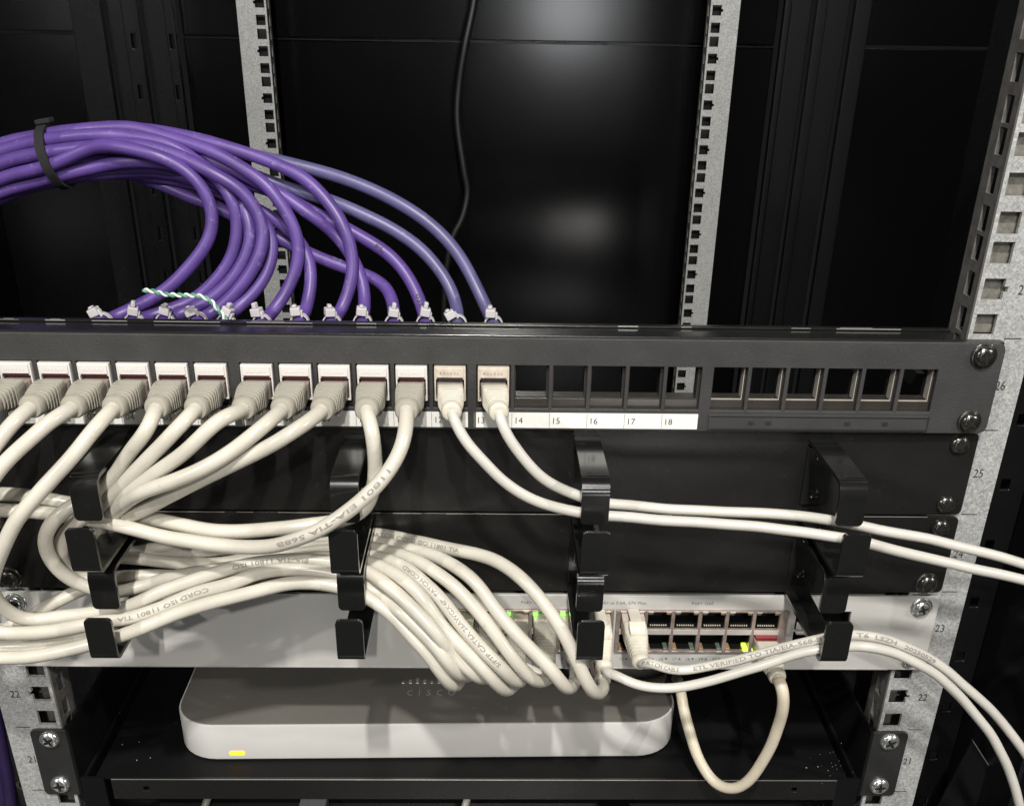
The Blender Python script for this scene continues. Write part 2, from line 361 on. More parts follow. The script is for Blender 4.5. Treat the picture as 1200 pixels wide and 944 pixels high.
# ------------------------------------------------------------------ keystone jacks
def jack_mesh(mats):
    mb=MB(); mb.plate(-7.1,7.1,14.9,31.1,[(-6.35,6.35,15.6,25.2)],YP-1.6,YP+16)
    return mb
words=['first','second','third','fourth','fifth','sixth','seventh','eighth','ninth','tenth','eleventh','twelfth','thirteenth']
for k in range(13):
    tan=k>=11
    j=thing('keystone_jack',('beige' if tan else 'white')+' keystone jack above port number %02d of the patch panel'%(k+1),'network jack',(PX[k],0,0),'keystone jacks in the patch panel')
    b=jack_mesh(None).build('body',M['jack_tan'] if tan else M['jack'],j,bevel=.25)
    mb=MB(); mb.box(-6.2,6.2,YP-2.1,YP-1.65,26.2,30.4); mb.build('shutter_face',M['jack_tan'] if tan else M['jack'],j,bevel=.2)
    mb=MB(); rk=random.Random(k)
    for q in range(6): mb.box(-4.6+q*1.55,-4.6+q*1.55+rk.uniform(.8,1.15),YP-2.25,YP-2.05,27.7,27.7+rk.uniform(.9,1.4))
    mb.build('embossed_ridges',M['plug_top'] if tan else M['jack'],j)
    mb=MB(); mb.box(-5.7,5.7,YP+.5,YP+1.2,15.8,25.1); mb.build('inner_shutter',M['jack_red'] if not tan else M['panel_dark'],j)
    mb=MB(); mb.box(-5.8,5.8,YP-1.75,YP-1.62,25.3,26.1); mb.build('shutter_gap',M['jack_red'] if not tan else M['panel_dark'],j)

# ------------------------------------------------------------------ plugs and boots (local: axis -y, up z, origin at plug tip face of the port)
def superring(y,w,h,n,cz=0,cnt=28,cx=0):
    r=[]
    for i in range(cnt):
        a=2*PI*i/cnt+PI/cnt; c,s_=math.cos(a),math.sin(a)
        r.append((cx+math.copysign(abs(c)**(2/n),c)*w/2,y,cz+math.copysign(abs(s_)**(2/n),s_)*h/2))
    return r
def boot_mesh(scale=1.,slim=False):
    mb=MB()
    if not slim:
        secs=[(-5,12.0,9.6,9),(-6,12.6,10.2,8),(-10,12.7,10.6,8),(-12,12.6,10.4,7)]
        y=-12
        for i in range(5):
            w=12.5-i*.42; h=10.4-i*.22; n=7-i*1.
            secs+=[(y-.1,w,h,n),(y-1.15,w,h,n),(y-1.35,w-1.9,h-1.7,n),(y-2.1,w-1.9,h-1.7,n)]; y-=2.2
        secs+=[(y-.1,10.2,9.6,2.6),(y-1,10.7,10.1,2.4),(y-4,10.4,9.8,2.2),(y-5,9.2,8.8,2.1),(y-5.1,6.8,6.8,2)]
        end=y-5
    else:
        secs=[(-5,11.2,8.4,9),(-6,11.8,9.2,8),(-11,11.8,9.4,7),(-13,11.4,9.0,6)]
        y=-13
        for i in range(6):
            w=11.3-i*.55; h=9.0-i*.2; n=5.5-i*.5
            secs+=[(y-.05,w,h,n),(y-1.5,w,h,n),(y-1.65,w-1.1,h-.9,n),(y-2.2,w-1.1,h-.9,n)]; y-=2.3
        secs+=[(y-.05,8.4,8.4,2.3),(y-.8,8.9,8.9,2.2),(y-3,8.6,8.6,2.1),(y-3.8,7.4,7.4,2),(y-3.9,5.4,5.4,2)]
        end=y-3.8
    mb.loft([superring(*q) for q in secs])
    return mb,end
_bm={}
def plug_set(parent,pos,rot_z=0.,rot_x=0.,slim=False,bootmat=None,latch_up=False,guard=True,roll=0.):
    """plug + boot; returns world position of boot end and its direction. rot_z swings sideways, rot_x tips down"""
    Mx=Matrix.Translation(Vector(pos))@Matrix.Rotation(-rot_z,4,'Z')@Matrix.Rotation(rot_x,4,'X')@Matrix.Rotation(roll,4,'Y')
    key=('plug',latch_up)
    if key not in _bm:
        mb=MB(); mb.box(-5.8,5.8,-6.2,8,-4.2,3.0); a=MB
        p=mb.build('plug',M['plug_top'] if not latch_up else M['clear'],None,bevel=.3); _bm[key]=p
        p.parent=parent; first=p
    else:
        first=_bm[key].copy(); col.objects.link(first); first.parent=parent
    ML=Matrix.Translation(Mx.to_translation()*S)@Mx.to_3x3().to_4x4(); first.matrix_local=ML
    key=('boot',slim,guard,id(bootmat))
    if key not in _bm:
        mb,end=boot_mesh(slim=slim)
        if guard:
            rr=[]
            for (y,h,zc) in ((-6,1.2,-5.4),(-9,1.6,-5.7),(-15,1.4,-6.0),(-18,.8,-5.8)):
                rr.append([(u*5.2,y,zc+w*h/2) for u,w in ((-1,-1),(1,-1),(1,1),(-1,1))])
            mb.loft(rr)
        b=mb.build('boot',bootmat,None,smooth='auto',angle=50); b['e']=end; _bm[key]=b; b.parent=parent
    else:
        b=_bm[key].copy(); col.objects.link(b); b.parent=parent
    b.matrix_local=ML
    if latch_up:
        l=MB(); l.loft([[(u*2.9,y,zc+w*.6) for u,w in((-1,-1),(1,-1),(1,1),(-1,1))] for y,zc in((4,4.5),(-2,6.3),(-8,7.6),(-12,7.6))])
        l.loft([[(u*ww,y,zc+w*hh) for u,w in((-1,-1),(1,-1),(1,1),(-1,1))] for y,zc,ww,hh in((-8.5,7.2,3.8,1.4),(-10,6.8,4.1,2.2),(-13,5.8,4.1,2.2),(-15,4.8,3.6,1.2))])
        lo=l.build('latch',M['boot_light'],parent,bevel=.3); lo.matrix_local=ML
    end=_bm[key]['e']
    e=Mx@Vector((0,end+1,0)); d=(Mx.to_3x3()@Vector((0,-1,0))).normalized()
    return e,d

# ------------------------------------------------------------------ cables
def spline(P,step=2.2):
    P=[Vector(p) for p in P]
    P=[P[0]*2-P[1]]+P+[P[-1]*2-P[-2]]
    out=[]
    for i in range(1,len(P)-2):
        p0,p1,p2,p3=P[i-1:i+3]
        t0=0;t1=t0+max(1e-3,(p1-p0).length)**.5;t2=t1+max(1e-3,(p2-p1).length)**.5;t3=t2+max(1e-3,(p3-p2).length)**.5
        n=max(2,int((p2-p1).length/step))
        for k in range(n):
            t=t1+(t2-t1)*k/n
            A1=p0*((t1-t)/(t1-t0))+p1*((t-t0)/(t1-t0)); A2=p1*((t2-t)/(t2-t1))+p2*((t-t1)/(t2-t1)); A3=p2*((t3-t)/(t3-t2))+p3*((t-t2)/(t3-t2))
            B1=A1*((t2-t)/(t2-t0))+A2*((t-t0)/(t2-t0)); B2=A2*((t3-t)/(t3-t1))+A3*((t-t1)/(t3-t1))
            out.append(B1*((t2-t)/(t2-t1))+B2*((t-t1)/(t2-t1)))
    out.append(P[-2]); return out
def resample(pts,step):
    d=[0]
    for a,b in zip(pts,pts[1:]): d.append(d[-1]+(b-a).length)
    n=max(2,int(d[-1]/step)); out=[];j=0
    for k in range(n+1):
        t=d[-1]*k/n
        while j<len(d)-2 and d[j+1]<t: j+=1
        u=(t-d[j])/max(1e-6,d[j+1]-d[j]); out.append(pts[j].lerp(pts[j+1],min(1,max(0,u))))
    return out
def smooth_pts(p,it,fix=2):
    p=[q.copy() for q in p]
    for _ in range(it):
        q=[v.copy() for v in p]
        for i in range(fix,len(p)-fix): q[i]=p[i]*.5+(p[i-1]+p[i+1])*.25
        p=q
    return p
CABLES=[]     # dict(thing,pts,r,mat,texts)
def wander(p,amp,seed):
    rnd=random.Random(seed); n=len(p); off=[Vector((rnd.gauss(0,1),rnd.gauss(0,1),rnd.gauss(0,1))) for _ in range(n)]
    for _ in range(10): off=[off[i]*.4+(off[max(0,i-1)]+off[min(n-1,i+1)])*.3 for i in range(n)]
    m=max(o.length for o in off); e=lambda i:min(1,min(i,n-1-i)/8)
    return [q+o*(amp/m*e(i)) for i,(q,o) in enumerate(zip(p,off))]
def reg(t,ctrl,r,m,texts=(),f0=3,f1=3,settle=True,name='cord'):
    p=resample(spline(ctrl),2.5); p=wander(smooth_pts(p,6,2),.75,len(CABLES))
    CABLES.append(dict(t=t,p=p,r=r,m=m,tx=list(texts),f0=f0,f1=f1,settle=settle,name=name))
def settle(group,iters=70):
    """let neighbouring cables rest against one another instead of passing through"""
    idx=[];Pn=[];rad=[];own=[];w=[]
    for ci,c in enumerate(group):
        n=len(c['p'])
        for k,q in enumerate(c['p']):
            Pn.append(q[:]);rad.append(c['r']);own.append(ci)
            w.append(0. if (k<c['f0'] or k>=n-c['f1']) else (1. if c['settle'] else .0))
    free=np.array([bool(group[o].get('free')) for o in own]);X=np.array(Pn);rad=np.array(rad);own=np.array(own);w=np.array(w)
    C=np.array(CAM[:])
    D=X-C; D/=np.linalg.norm(D,axis=1)[:,None]
    base=X.copy(); s=np.zeros(len(X))
    st=[0]
    for c in group: st.append(st[-1]+len(c['p']))
    depth0=np.linalg.norm(X-C,axis=1)
    for it in range(iters):
        Y=base+D*s[:,None]
        push=np.zeros(len(X));cnt=np.zeros(len(X))
        for ci in range(len(group)):
            a,b=st[ci],st[ci+1]
            A=Y[a:b]; B=Y[b:]
            if len(B)==0: continue
            d2=((A[:,None,:]-B[None,:,:])**2).sum(2); need=rad[a:b][:,None]+rad[b:][None,:]
            ii,jj=np.where(d2<need**2)
            if len(ii)==0: continue
            dd=np.sqrt(d2[ii,jj]); ov=need[ii,jj]-dd
            gi=ii+a; gj=jj+b
            v=Y[gj]-Y[gi]; dp=(v*D[gi]).sum(1)
            lat2=np.maximum(0,dd**2-dp**2)
            want=np.sqrt(np.maximum(0,need[ii,jj]**2-lat2)); delta=(want-np.abs(dp))*.5
            sg=np.where(depth0[gj]>=depth0[gi],1.,-1.)
            sg=np.where(np.abs(dp)>1.2,np.sign(dp),sg)
            np.maximum.at(push,gj,0);  # keep arrays
            np.add.at(push,gj,sg*delta); np.add.at(push,gi,-sg*delta); np.add.at(cnt,gi,1); np.add.at(cnt,gj,1)
        m=cnt>0; s[m]+=w[m]*.6*push[m]/cnt[m]
        for ci in range(len(group)):
            a,b=st[ci],st[ci+1]
            q=s[a:b].copy()
            for _ in range(2): q[1:-1]=.5*q[1:-1]+.25*(q[:-2]+q[2:])
            s[a:b]=q*(w[a:b]>0)
        s*=.995
        Y=base+D*s[:,None]
        for hx in (-164.5,-53.8,54.2,166):
            near=(np.abs(Y[:,0]-hx)<10)&(w>0)&~free
            for zt in (0,-44.45):
                z=Y[:,2]
                m1=near&(z<zt-4)&(z>zt-26)&(Y[:,1]<-47.5)&(Y[:,1]>-75)
                s[m1]+=.5*(-47.5-Y[m1,1])/D[m1,1]
                m2=near&(z<=zt-22)&(z>zt-44)&(Y[:,1]<-60)&(Y[:,1]>-80)
                s[m2]+=.5*(-60-Y[m2,1])/D[m2,1]
    Y=base+D*s[:,None]
    for ci,c in enumerate(group):
        c['p']=smooth_pts([Vector(q) for q in Y[st[ci]:st[ci+1]]],4,1)
def tube(mb,pts,r,n=14,wob=0.):
    T=[(pts[min(i+1,len(pts)-1)]-pts[max(i-1,0)]).normalized() for i in range(len(pts))]
    N=T[0].orthogonal().normalized(); rings=[]
    for i,p in enumerate(pts):
        N=(N-T[i]*N.dot(T[i])).normalized(); B=T[i].cross(N)
        rr=r*(1+wob*math.sin(i*.37)*math.sin(i*.13))
        rings.append([p+(N*math.cos(2*PI*k/n)+B*math.sin(2*PI*k/n))*rr for k in range(n)])
    mb.loft(rings)
def proj(p):
    d=RM.transposed()@(p-CAM); return OX+FPX*d.x/-d.z, OY-FPX*d.y/-d.z
def print_on(c,parent,txt,pa,pb,flip,size=None,off=0.,m=None):
    """lettering wrapped on the jacket between the points of the cable seen nearest pa and pb"""
    pts=c['p']; L=[0]
    for a,b in zip(pts,pts[1:]): L.append(L[-1]+(b-a).length)
    pr=[proj(p) for p in pts]
    ia=min(range(len(pts)),key=lambda i:(pr[i][0]-pa[0])**2+(pr[i][1]-pa[1])**2)
    ib=min(range(len(pts)),key=lambda i:(pr[i][0]-pb[0])**2+(pr[i][1]-pb[1])**2)
    sa,sb=L[ia],L[ib]
    size=size or 3.0
    vs,fs=text_geo(txt,size,0.045); x0=min(v[0] for v in vs); x1=max(v[0] for v in vs); h=size*.7
    out=[]
    sgn=1 if sb>sa else -1
    for v in vs:
        u=(v[0]-x0)/(x1-x0); s_=sa+(sb-sa)*u
        k=0
        while k<len(L)-2 and L[k+1]<s_: k+=1
        f=(s_-L[k])/max(1e-6,L[k+1]-L[k]); P=pts[k].lerp(pts[k+1],f)
        T0=(pts[min(k+1,len(pts)-1)]-pts[max(k-1,0)]).normalized(); T1=(pts[min(k+2,len(pts)-1)]-pts[k]).normalized()
        T=T0.lerp(T1,f).normalized()*sgn
        V=(CAM-P).normalized(); N=(V-T*V.dot(T)).normalized(); B=N.cross(T)
        th=((v[1]-h/2)+off)/c['r']
        out.append(P+(N*math.cos(th)+B*math.sin(th))*(c['r']+.2))
    mb=MB(); mb.add(out,fs); mb.build('printed_lettering',m or M['ink_grey'],parent)

RC=3.22; RS=2.4
GP='thick cream patch cables plugged into the patch panel'
def portend(k,rz=0,rx=-.0): return None
def thick(k,label,tilt_z,tilt_x,ctrl,texts=(),end=None,f1=3):
    t=thing('patch_cable',label,'patch cable',(0,0,0),GP)
    e,d=plug_set(t,(PX[k-1],YP-1,20.4),tilt_z*.45,.02,bootmat=M['boot'])
    P=[e-d*1.,e+d*2.5]+[at(*q) for q in ctrl]
    if end:
        x,z,rz,rx=end
        e2,d2=plug_set(t,(x,-4.4,z-.4),rz,rx,slim=True,bootmat=M['boot'],guard=False)
        P+=[e2+d2*4,e2-d2*1.]
    reg(t,P,RC,M['cord'],texts,f1=f1)
    return t
UP=-105.2; LO=-118.3
# columns of the left port block
CXL=[65.2-14.1*i for i in range(7)]
thick(1,'cream patch cable leaving port 01, cut by the left edge of the photo',.25,.18,[(-40,520,-52),(-75,600,-50),(-90,700,-50),(-50,745,-46),(0,738,-40),(40,721,-36),(70,704,-32),(95,690,-28),(122,684,-22),(150,690,-22),(200,697,-24),(260,688,-25),(330,664,-24),(400,656,-24),(440,668,-22),(480,705,-24),(530,760,-28),(548,786,-36)],end=(CXL[5],LO,0,.02))
thick(2,'cream patch cable leaving port 02 down to the left edge, returning lowest of the bundle',.12,.1,[(15,495,-46),(0,514,-50),(-40,570,-60),(-100,680,-64),(-80,760,-62),(0,771,-59),(50,768,-58),(103,755,-57),(141,745,-56),(184,728,-54),(226,713,-51),(280,698,-48),(320,686,-46),(345,682,-45),(393,685,-46),(429,698,-50),(451,713,-53),(485,748,-59),(508,775,-62),(522,795,-60),(533,805,-54),(541,800,-46)],end=(CXL[5],UP,0,.16))
thick(3,'cream patch cable curving left from port 03 to the photo edge',.1,.12,[(68,487,-45),(45,505,-50),(0,548,-58),(-40,620,-64),(-50,700,-63),(-18,738,-60),(33,742,-58),(83,735,-56),(125,726,-52),(141,726,-51),(184,714,-49),(226,696,-47),(280,681,-44),(298,672,-43),(345,667,-41),(383,670,-41),(429,685,-46),(453,701,-50),(487,733,-57),(515,762,-62),(533,784,-62),(545,793,-54),(560,786,-46)],end=(CXL[4],LO,0,.02),texts=[('CORD ISO 11801 TIA',(245,690),(140,732),False,2.6)])
thick(4,'long cream patch cable from port 04 crossing diagonally down left of the hooks',.08,.06,[(117,494,-47),(74,548,-58),(40,585,-63),(18,613,-65),(1,650,-66),(-10,690,-63),(8,716,-56),(33,727,-51),(83,720,-47),(117,717,-45),(152,711,-44),(184,696,-44),(226,679,-42),(250,670,-41),(288,661,-38),(336,656,-36),(383,657,-35),(429,668,-41),(453,685,-47),(487,714,-56),(515,749,-60),(536,773,-60),(556,789,-60),(569,797,-54),(578,786,-46)],end=(CXL[4],UP,0,.16),texts=[('EIA-TIA 11801 ISO',(362,657),(275,663),False,2.6)])
thick(5,'cream patch cable from port 05 making the outer loop beside the leftmost hook',.02,.12,[(176,496,-45),(160,520,-44),(148,536,-42),(119,574,-38),(100,584,-40),(77,596,-46),(58,615,-47),(51,635,-46),(58,656,-42),(74,674,-38),(102,688,-34),(130,694,-30),(160,688,-28),(200,676,-29),(250,668,-30),(300,660,-30),(340,655,-30),(383,653,-30),(431,657,-34),(447,665,-38),(467,675,-44),(500,704,-53),(515,731,-55),(550,767,-62),(570,786,-63),(584,802,-61),(594,810,-55),(601,802,-46)],end=(CXL[3],LO,0,.02))
thick(6,'cream patch cable from port 06 making the inner loop behind the leftmost hook',.06,.06,[(216,494,-46),(178,532,-46),(150,562,-43),(122,590,-38),(96,607,-38),(76,622,-38),(68,641,-36),(78,664,-32),(100,680,-26),(140,675,-22),(184,674,-20),(224,676,-19),(270,670,-20),(330,656,-22),(383,650,-24),(432,651,-28),(457,656,-34),(476,665,-40),(500,685,-47),(520,704,-52),(537,730,-56),(567,762,-62),(591,784,-63),(602,797,-60),(611,800,-53),(612,790,-46)],end=(CXL[3],UP,0,.16),texts=[('S/FTP CAT6A 26AWGX4P',(585,777),(518,701),False,2.6),('PATCH CORD',(513,695),(476,664),False,2.6)])
thick(7,'cream patch cable from port 07, lower one entering the leftmost hook',.08,.02,[(262,488,-48),(235,514,-50),(208,538,-50),(165,566,-45),(135,588,-38),(116,612,-30),(110,636,-24),(125,652,-18),(162,654,-16),(200,659,-15),(245,661,-15),(290,655,-16),(345,648,-18),(383,646,-20),(433,640,-20),(460,647,-26),(487,655,-32),(520,676,-42),(553,706,-50),(578,742,-56),(598,767,-60),(620,790,-60),(632,800,-54),(648,792,-46)],end=(CXL[2],UP,0,.16))
thick(8,'cream patch cable from port 08 running long and low toward the leftmost hook',.14,-.02,[(310,498,-49),(280,522,-52),(252,541,-54),(205,563,-53),(163,579,-48),(138,597,-40),(120,615,-32),(118,634,-22),(135,648,-12),(165,646,-9),(190,640,-8),(222,637,-8),(260,640,-9),(310,640,-10),(345,639,-9),(381,637,-7),(437,625,-6),(473,631,-9),(513,639,-16),(547,647,-24),(580,657,-33),(603,670,-40),(625,690,-48),(650,723,-55),(670,757,-60),(686,795,-62),(697,814,-57),(706,808,-47)],end=(CXL[0],LO,0,.1),texts=[('PATCH CORD ISO 11801 TIA',(438,624),(540,645),True,2.6)])
thick(9,'cream patch cable from port 09 tucked beneath its neighbour toward the leftmost hook',.16,-.04,[(345,506,-50),(300,530,-50),(250,555,-49),(205,578,-46),(165,598,-41),(138,610,-34),(128,628,-22),(145,648,-14),(175,653,-10),(200,651,-10),(236,645,-10),(290,641,-12),(345,641,-12),(381,641,-12),(435,634,-12),(473,641,-18),(500,647,-24),(533,663,-34),(560,684,-42),(580,713,-50),(600,737,-56),(625,762,-60),(645,783,-63),(658,801,-62),(668,808,-56),(676,795,-47)],end=(CXL[1],UP,0,.2))
thick(10,'cream patch cable dropping straight from port 10 behind the second hook',.02,.05,[(437,500,-46),(439,540,-46),(438,575,-44),(428,598,-44),(400,609,-45),(360,615,-50),(315,621,-52),(256,622,-48),(200,611,-40),(140,600,-32),(85,590,-30),(0,578,-32),(-60,590,-36),(-110,680,-40),(-60,757,-48),(0,759,-52),(50,755,-52),(100,744,-50),(138,737,-48),(184,722,-42),(240,705,-36),(300,690,-33),(360,676,-34),(410,672,-30),(450,690,-27),(500,730,-26),(560,765,-28),(625,786,-38)],end=(CXL[2],LO,0,.02),texts=[])
thick(11,'cream printed patch cable from port 11 crossing in front of the second hook',.03,.05,[(477,500,-48),(468,530,-54),(452,556,-61),(425,585,-66),(390,612,-69),(350,630,-66),(310,640,-61),(270,639,-57),(228,634,-52),(190,628,-46),(140,615,-40),(85,604,-36),(0,598,-36),(-60,600,-40),(-120,640,-50)],texts=[('11801 EIA-TIA 568B',(455,552),(328,636),False,2.6)])

# slim white cables
def slim(label,start,ctrl,texts=(),m=None,r=RS,end_dir=None,group='slim white patch cables',boot=None):
    t=thing('patch_cable',label,'patch cable',(0,0,0),group)
    pos,rz,rx,latch=start
    e,d=plug_set(t,pos,rz,rx,slim=True,bootmat=boot or M['boot_light'],latch_up=latch,guard=False)
    P=[e-d*1.,e+d*2.5]+[at(*q) for q in ctrl]
    reg(t,P,r,m or M['cord_slim'],texts,settle=True,f1=1)
    return t
slim('slim white patch cable from beige jack 12, lower of the pair running right',((PX[11],YP-1,20.4),-.06,.0,False),
     [(545,518,-44),(560,533,-46),(592,567,-46),(636,592,-45),(677,601,-45),(712,604,-46),(782,610,-47),(860,614,-49),(910,619,-52),(955,625,-56),(1000,632,-59),(1019,636,-58),(1082,652,-52),(1130,664,-50),(1200,679,-48),(1300,700,-46)])
slim('slim white patch cable from beige jack 13, upper of the pair running right',((PX[12],YP-1,20.4),-.08,.0,False),
     [(590,505,-42),(603,526,-43),(633,558,-42),(656,572,-40),(678,582,-39),(712,590,-39),(782,596,-39),(860,600,-41),(955,606,-44),(990,612,-44),(1025,620,-43),(1114,637,-40),(1200,660,-38),(1300,688,-36)])
slim('slim white printed cable from the first port of the right block to the lower right',((82.6,-6,-104),-.03,.22,True),
     [(757,772,-42),(769,779.5,-42),(796,786,-43),(824,782,-44),(860,774,-46),(895,765,-49),(940,753,-54),(968,747,-56),(1000,743,-56),(1033,748,-53),(1081,765.5,-48),(1120,795,-44),(1162,832,-40),(1200,880,-38),(1240,960,-36)],
     [('PATCH CABLE',(757,770),(797,786),False,2.5),('ETL VERIFIED TO TIA/EIA-568-B',(815,784),(966,747),False,2.5),('T6  LSZH',(999,743),(1045,750),False,2.5),('20250529',(1057,755),(1092,771),False,2.5)])
slim('slim white plain cable crossing under the printed one to the lower right',((65.2,-5,-105),-.02,.35,True),
     [(718,788,-42),(728,795,-44),(748,803,-46),(783,806,-47),(824,799,-49),(860,790,-52),(895,778.5,-55),(940,764,-58),(968,759,-59),(1000,757,-59),(1033,761,-56),(1072,775,-52),(1107,798,-49),(1139.5,833,-46),(1168,872,-45),(1188,920,-45),(1205,980,-45)])
slim('aged cream cable hanging in a loop below the network switch',((153.,-4,-118),0,.05,False),
     [(917,803,-42),(918.5,827,-40),(909,859,-36),(895,891,-32),(876,915,-28),(857,926,-24),(840,920,-18),(824,900,-10),(811,868,-2),(803,840,6),(799,815,12),(796,800,30),(792,794,60)],m=M['cord_dull'],r=3.0,group='cables below the switch')

CABLES[10]['free']=True
settle(CABLES,130)
for c in CABLES:
    mb=MB(); tube(mb,c['p'],c['r'],16,.008)
    c['o']=mb.build('jacket',c['m'],c['t'],smooth=True)
    for q in c['tx']: print_on(c,c["t"],*q[:4],size=(q[4] if len(q)>4 else None))

# ------------------------------------------------------------------ purple cables
PURPLE=[]
def zc(k): return (PX[k]+4.*0,100,21)
PP=[
 [(130,374),(158,361),(186,347),(220,315),(243,285),(251,262),(247,235),(232,212),(205,190),(160,176),(115,170)],
 [(165,374),(200,362),(237,345),(267,308),(280,268),(276,240),(258,212),(225,184),(180,163),(127,158)],
 [(200,373),(235,357),(268,333),(290,298),(296,268),(289,246),(268,222),(240,205),(200,192),(150,188)],
 [(234,374),(258,358),(283,335),(305,300),(311,272),(304,250),(290,226),(254,205),(200,178),(150,170)],
 [(263,374),(290,352),(314,322),(322,293),(315,265),(300,244),(270,225),(220,208),(160,199)],
 [(313,373),(328,355),(342,328),(351,295),(341,256),(322,228),(300,207),(254,180),(199,161),(148,149)],
 [(357,368),(363,345),(366,325),(361,297),(346,275),(320,256),(288,238),(237,217),(180,206)],
 [(397,371),(408,345),(414,322),(412,286),(393,246),(359,210),(320,191),(254,169),(191,155),(140,150)],
 [(427,371),(430,350),(428,333),(415,305),(393,274),(342,236),(300,212),(250,188),(200,172)],
 [(463,369),(462,352),(456,337),(444,329),(406,314),(363,298),(325,280),(285,258),(250,240),(200,222),(140,200)],
 [(497,370),(492,350),(482,329),(467,308),(448,291),(406,268),(363,246),(321,224),(280,212),(220,195)],
 [(537,371),(535,352),(528,335),(513,312),(491,290),(448,262),(400,240),(342,222),(280,200),(220,182)],
 [(572,370),(566,348),(554,324),(536,295),(512,268),(480,245),(448,228),(400,208),(342,193),(280,180),(220,168)],
]
# places in the bundle where the strap holds it: (z offset, y offset)
slots=[(-3.7,-11.4),(9.7,-7),(-9.7,-7),(3.7,-11.4),(-12,0),(12,0),(-9.7,7),(9.7,7),(4.3,0),(-3.7,11.4),(-2.2,-3.75),(-2.2,3.75),(3.7,11.4)]
BC=(150.,)
for k in range(13):
    t=thing('network_cable',('faded violet' if k>=11 else 'purple')+' network cable rising behind port %02d of the patch panel'%(k+1),'network cable',(0,0,0),'purple cables tied in a bundle')  # the last two only get a greyer, bluer violet
    zo,yo=slots[k]
    y1=104; n=len(PP[k])
    P=[Vector((PX[k],26,22)),Vector((PX[k],60,20)),Vector((PX[k],98,20))]
    for i,(px,py) in enumerate(PP[k]):
        u=(i+1)/(n+1); y=104+(BC[0]+yo-104)*(u**.8)
        P.append(at(px,py,y))
    c0=at(66,184,BC[0]); P.append(c0+Vector((0,yo,zo)))
    c1=at(20,192,BC[0]); P.append(c1+Vector((-1.0,yo,zo*1.02-1)))
    c2=at(-25,222,BC[0]-4); P.append(c2+Vector((-6,yo,zo)))
    c3=at(-60,270,BC[0]-8); P.append(c3+Vector((-10,yo,zo)))
    p=wander(smooth_pts(resample(spline(P),3.),10,2),.9,k+50)
    PURPLE.append(dict(t=t,p=p,r=3.5,m=M['purple_grey'] if k>=11 else M['purple'],f0=26,f1=40,settle=True))
settle(PURPLE,60)
for k,c in enumerate(PURPLE):
    mb=MB(); tube(mb,c['p'],c['r'],16,.012); c['o']=mb.build('jacket',c['m'],c['t'],smooth=True)
    if k==10:
        print_on(dict(p=c['p'],r=c['r']),c['t'],'0350',(488,345),(497,368),False,size=3.4,m=M['ink'])
        print_on(dict(p=c['p'],r=c['r']),c['t'],'PL',(442,286),(452,294),False,size=2.6,m=M['ink'])
# strap round the bundle
bt=thing('cable_strap','black hook-and-loop strap round the purple cable bundle','cable strap')
T=(at(78,182,BC[0])-at(52,186,BC[0])).normalized()
cc=at(65,184,BC[0])+Vector((0,2,0))
mb=MB(); N=Vector((0,0,1)); N=(N-T*N.dot(T)).normalized(); B=T.cross(N); rings=[]
allp=[]
for c in PURPLE:
    q=min(c['p'],key=lambda v:(v-cc).length); allp.append(q)
mz=sum((q.z for q in allp))/len(allp); my=sum((q.y for q in allp))/len(allp); cc=Vector((cc.x,my,mz))
ring=[]
for i in range(36):
    a=2*PI*i/36; d=N*math.cos(a)+B*math.sin(a)
    ext=max((q-cc).dot(d) for q in allp)+3.9
    ring.append((d,ext))
for w in (-2.5,2.5): rings.append([cc+d*(e+.1)+T*(w-1.2*d.z) for d,e in ring])
for w in (2.5,-2.5): rings.append([cc+d*(e+1.5)+T*(w-1.2*d.z) for d,e in ring])
rings.append(rings[0]); mb.loft(rings,False,False)
mb.build('band',M['velcro'],bt,smooth='auto')
mb=MB(); top=cc+N*(max(e for d,e in ring[:2])+1.6); mb.loft([[top+T*u+B*v+N*w for u,v in((-4,-5),(4,-5),(4,3),(-4,3))] for w in (0,1.2,2.4)]); mb.build('loose_end',M['velcro'],bt,bevel=.4)

# nylon ties
for k in range(13):
    zt=thing('cable_tie','white nylon tie on the '+('violet' if k>=11 else 'purple')+' cable behind port %02d'%(k+1),'cable tie',(PX[k],100,22),'white cable ties along the rear bar')
    q=PURPLE[k]['p']; j=min(range(len(q)),key=lambda i:abs(q[i].y-101)+abs(q[i].x-PX[k])*.3)
    P0=q[j]; zt.location=P0*S
    rnd=random.Random(k+4)
    # band round cable and bar
    mb=MB(); a0=rnd.uniform(-.25,.25); rr=[]
    for i in range(20):
        a=2*PI*i/20; rr.append(Vector((math.cos(a)*4.5,math.sin(a)*math.sin(a0)*2,math.sin(a)*4.6-.2)))
    rings=[[v*s_+Vector((0,w,0)) for v in rr] for s_,w in ((.97,-1.6),(1.12,-1.6),(1.12,1.6),(.97,1.6))]; rings.append(rings[0]); mb.loft(rings,False,False)
    mb.build('band',M['tie'],zt,smooth='auto')
    # head and trimmed tail
    h=MB(); ang=rnd.uniform(-.5,.5)
    R_=Matrix.Rotation(ang,3,'Y')@Matrix.Rotation(rnd.uniform(-.4,.4),3,'Z')
    def bx(mbb,x0,x1,y0,y1,z0,z1):
        vs=[R_@Vector((x,y,z)) for x in(x0,x1) for y in(y0,y1) for z in(z0,z1)]
        mbb.add(vs,[(0,1,3,2),(4,6,7,5),(0,4,5,1),(2,3,7,6),(0,2,6,4),(1,5,7,3)])
    bx(h,-3.9,1.3,-3.2,2.,4.0,8.2); bx(h,-2.6,-.4,-2.6,.8,8.2,8.2+rnd.uniform(.8,3.2)); bx(h,.9,2.3,-2,1.,2.6,6.4)
    hh=h.build('head',M['tie'],zt,bevel=.5); zt.scale=(1.05,1.05,1.05)
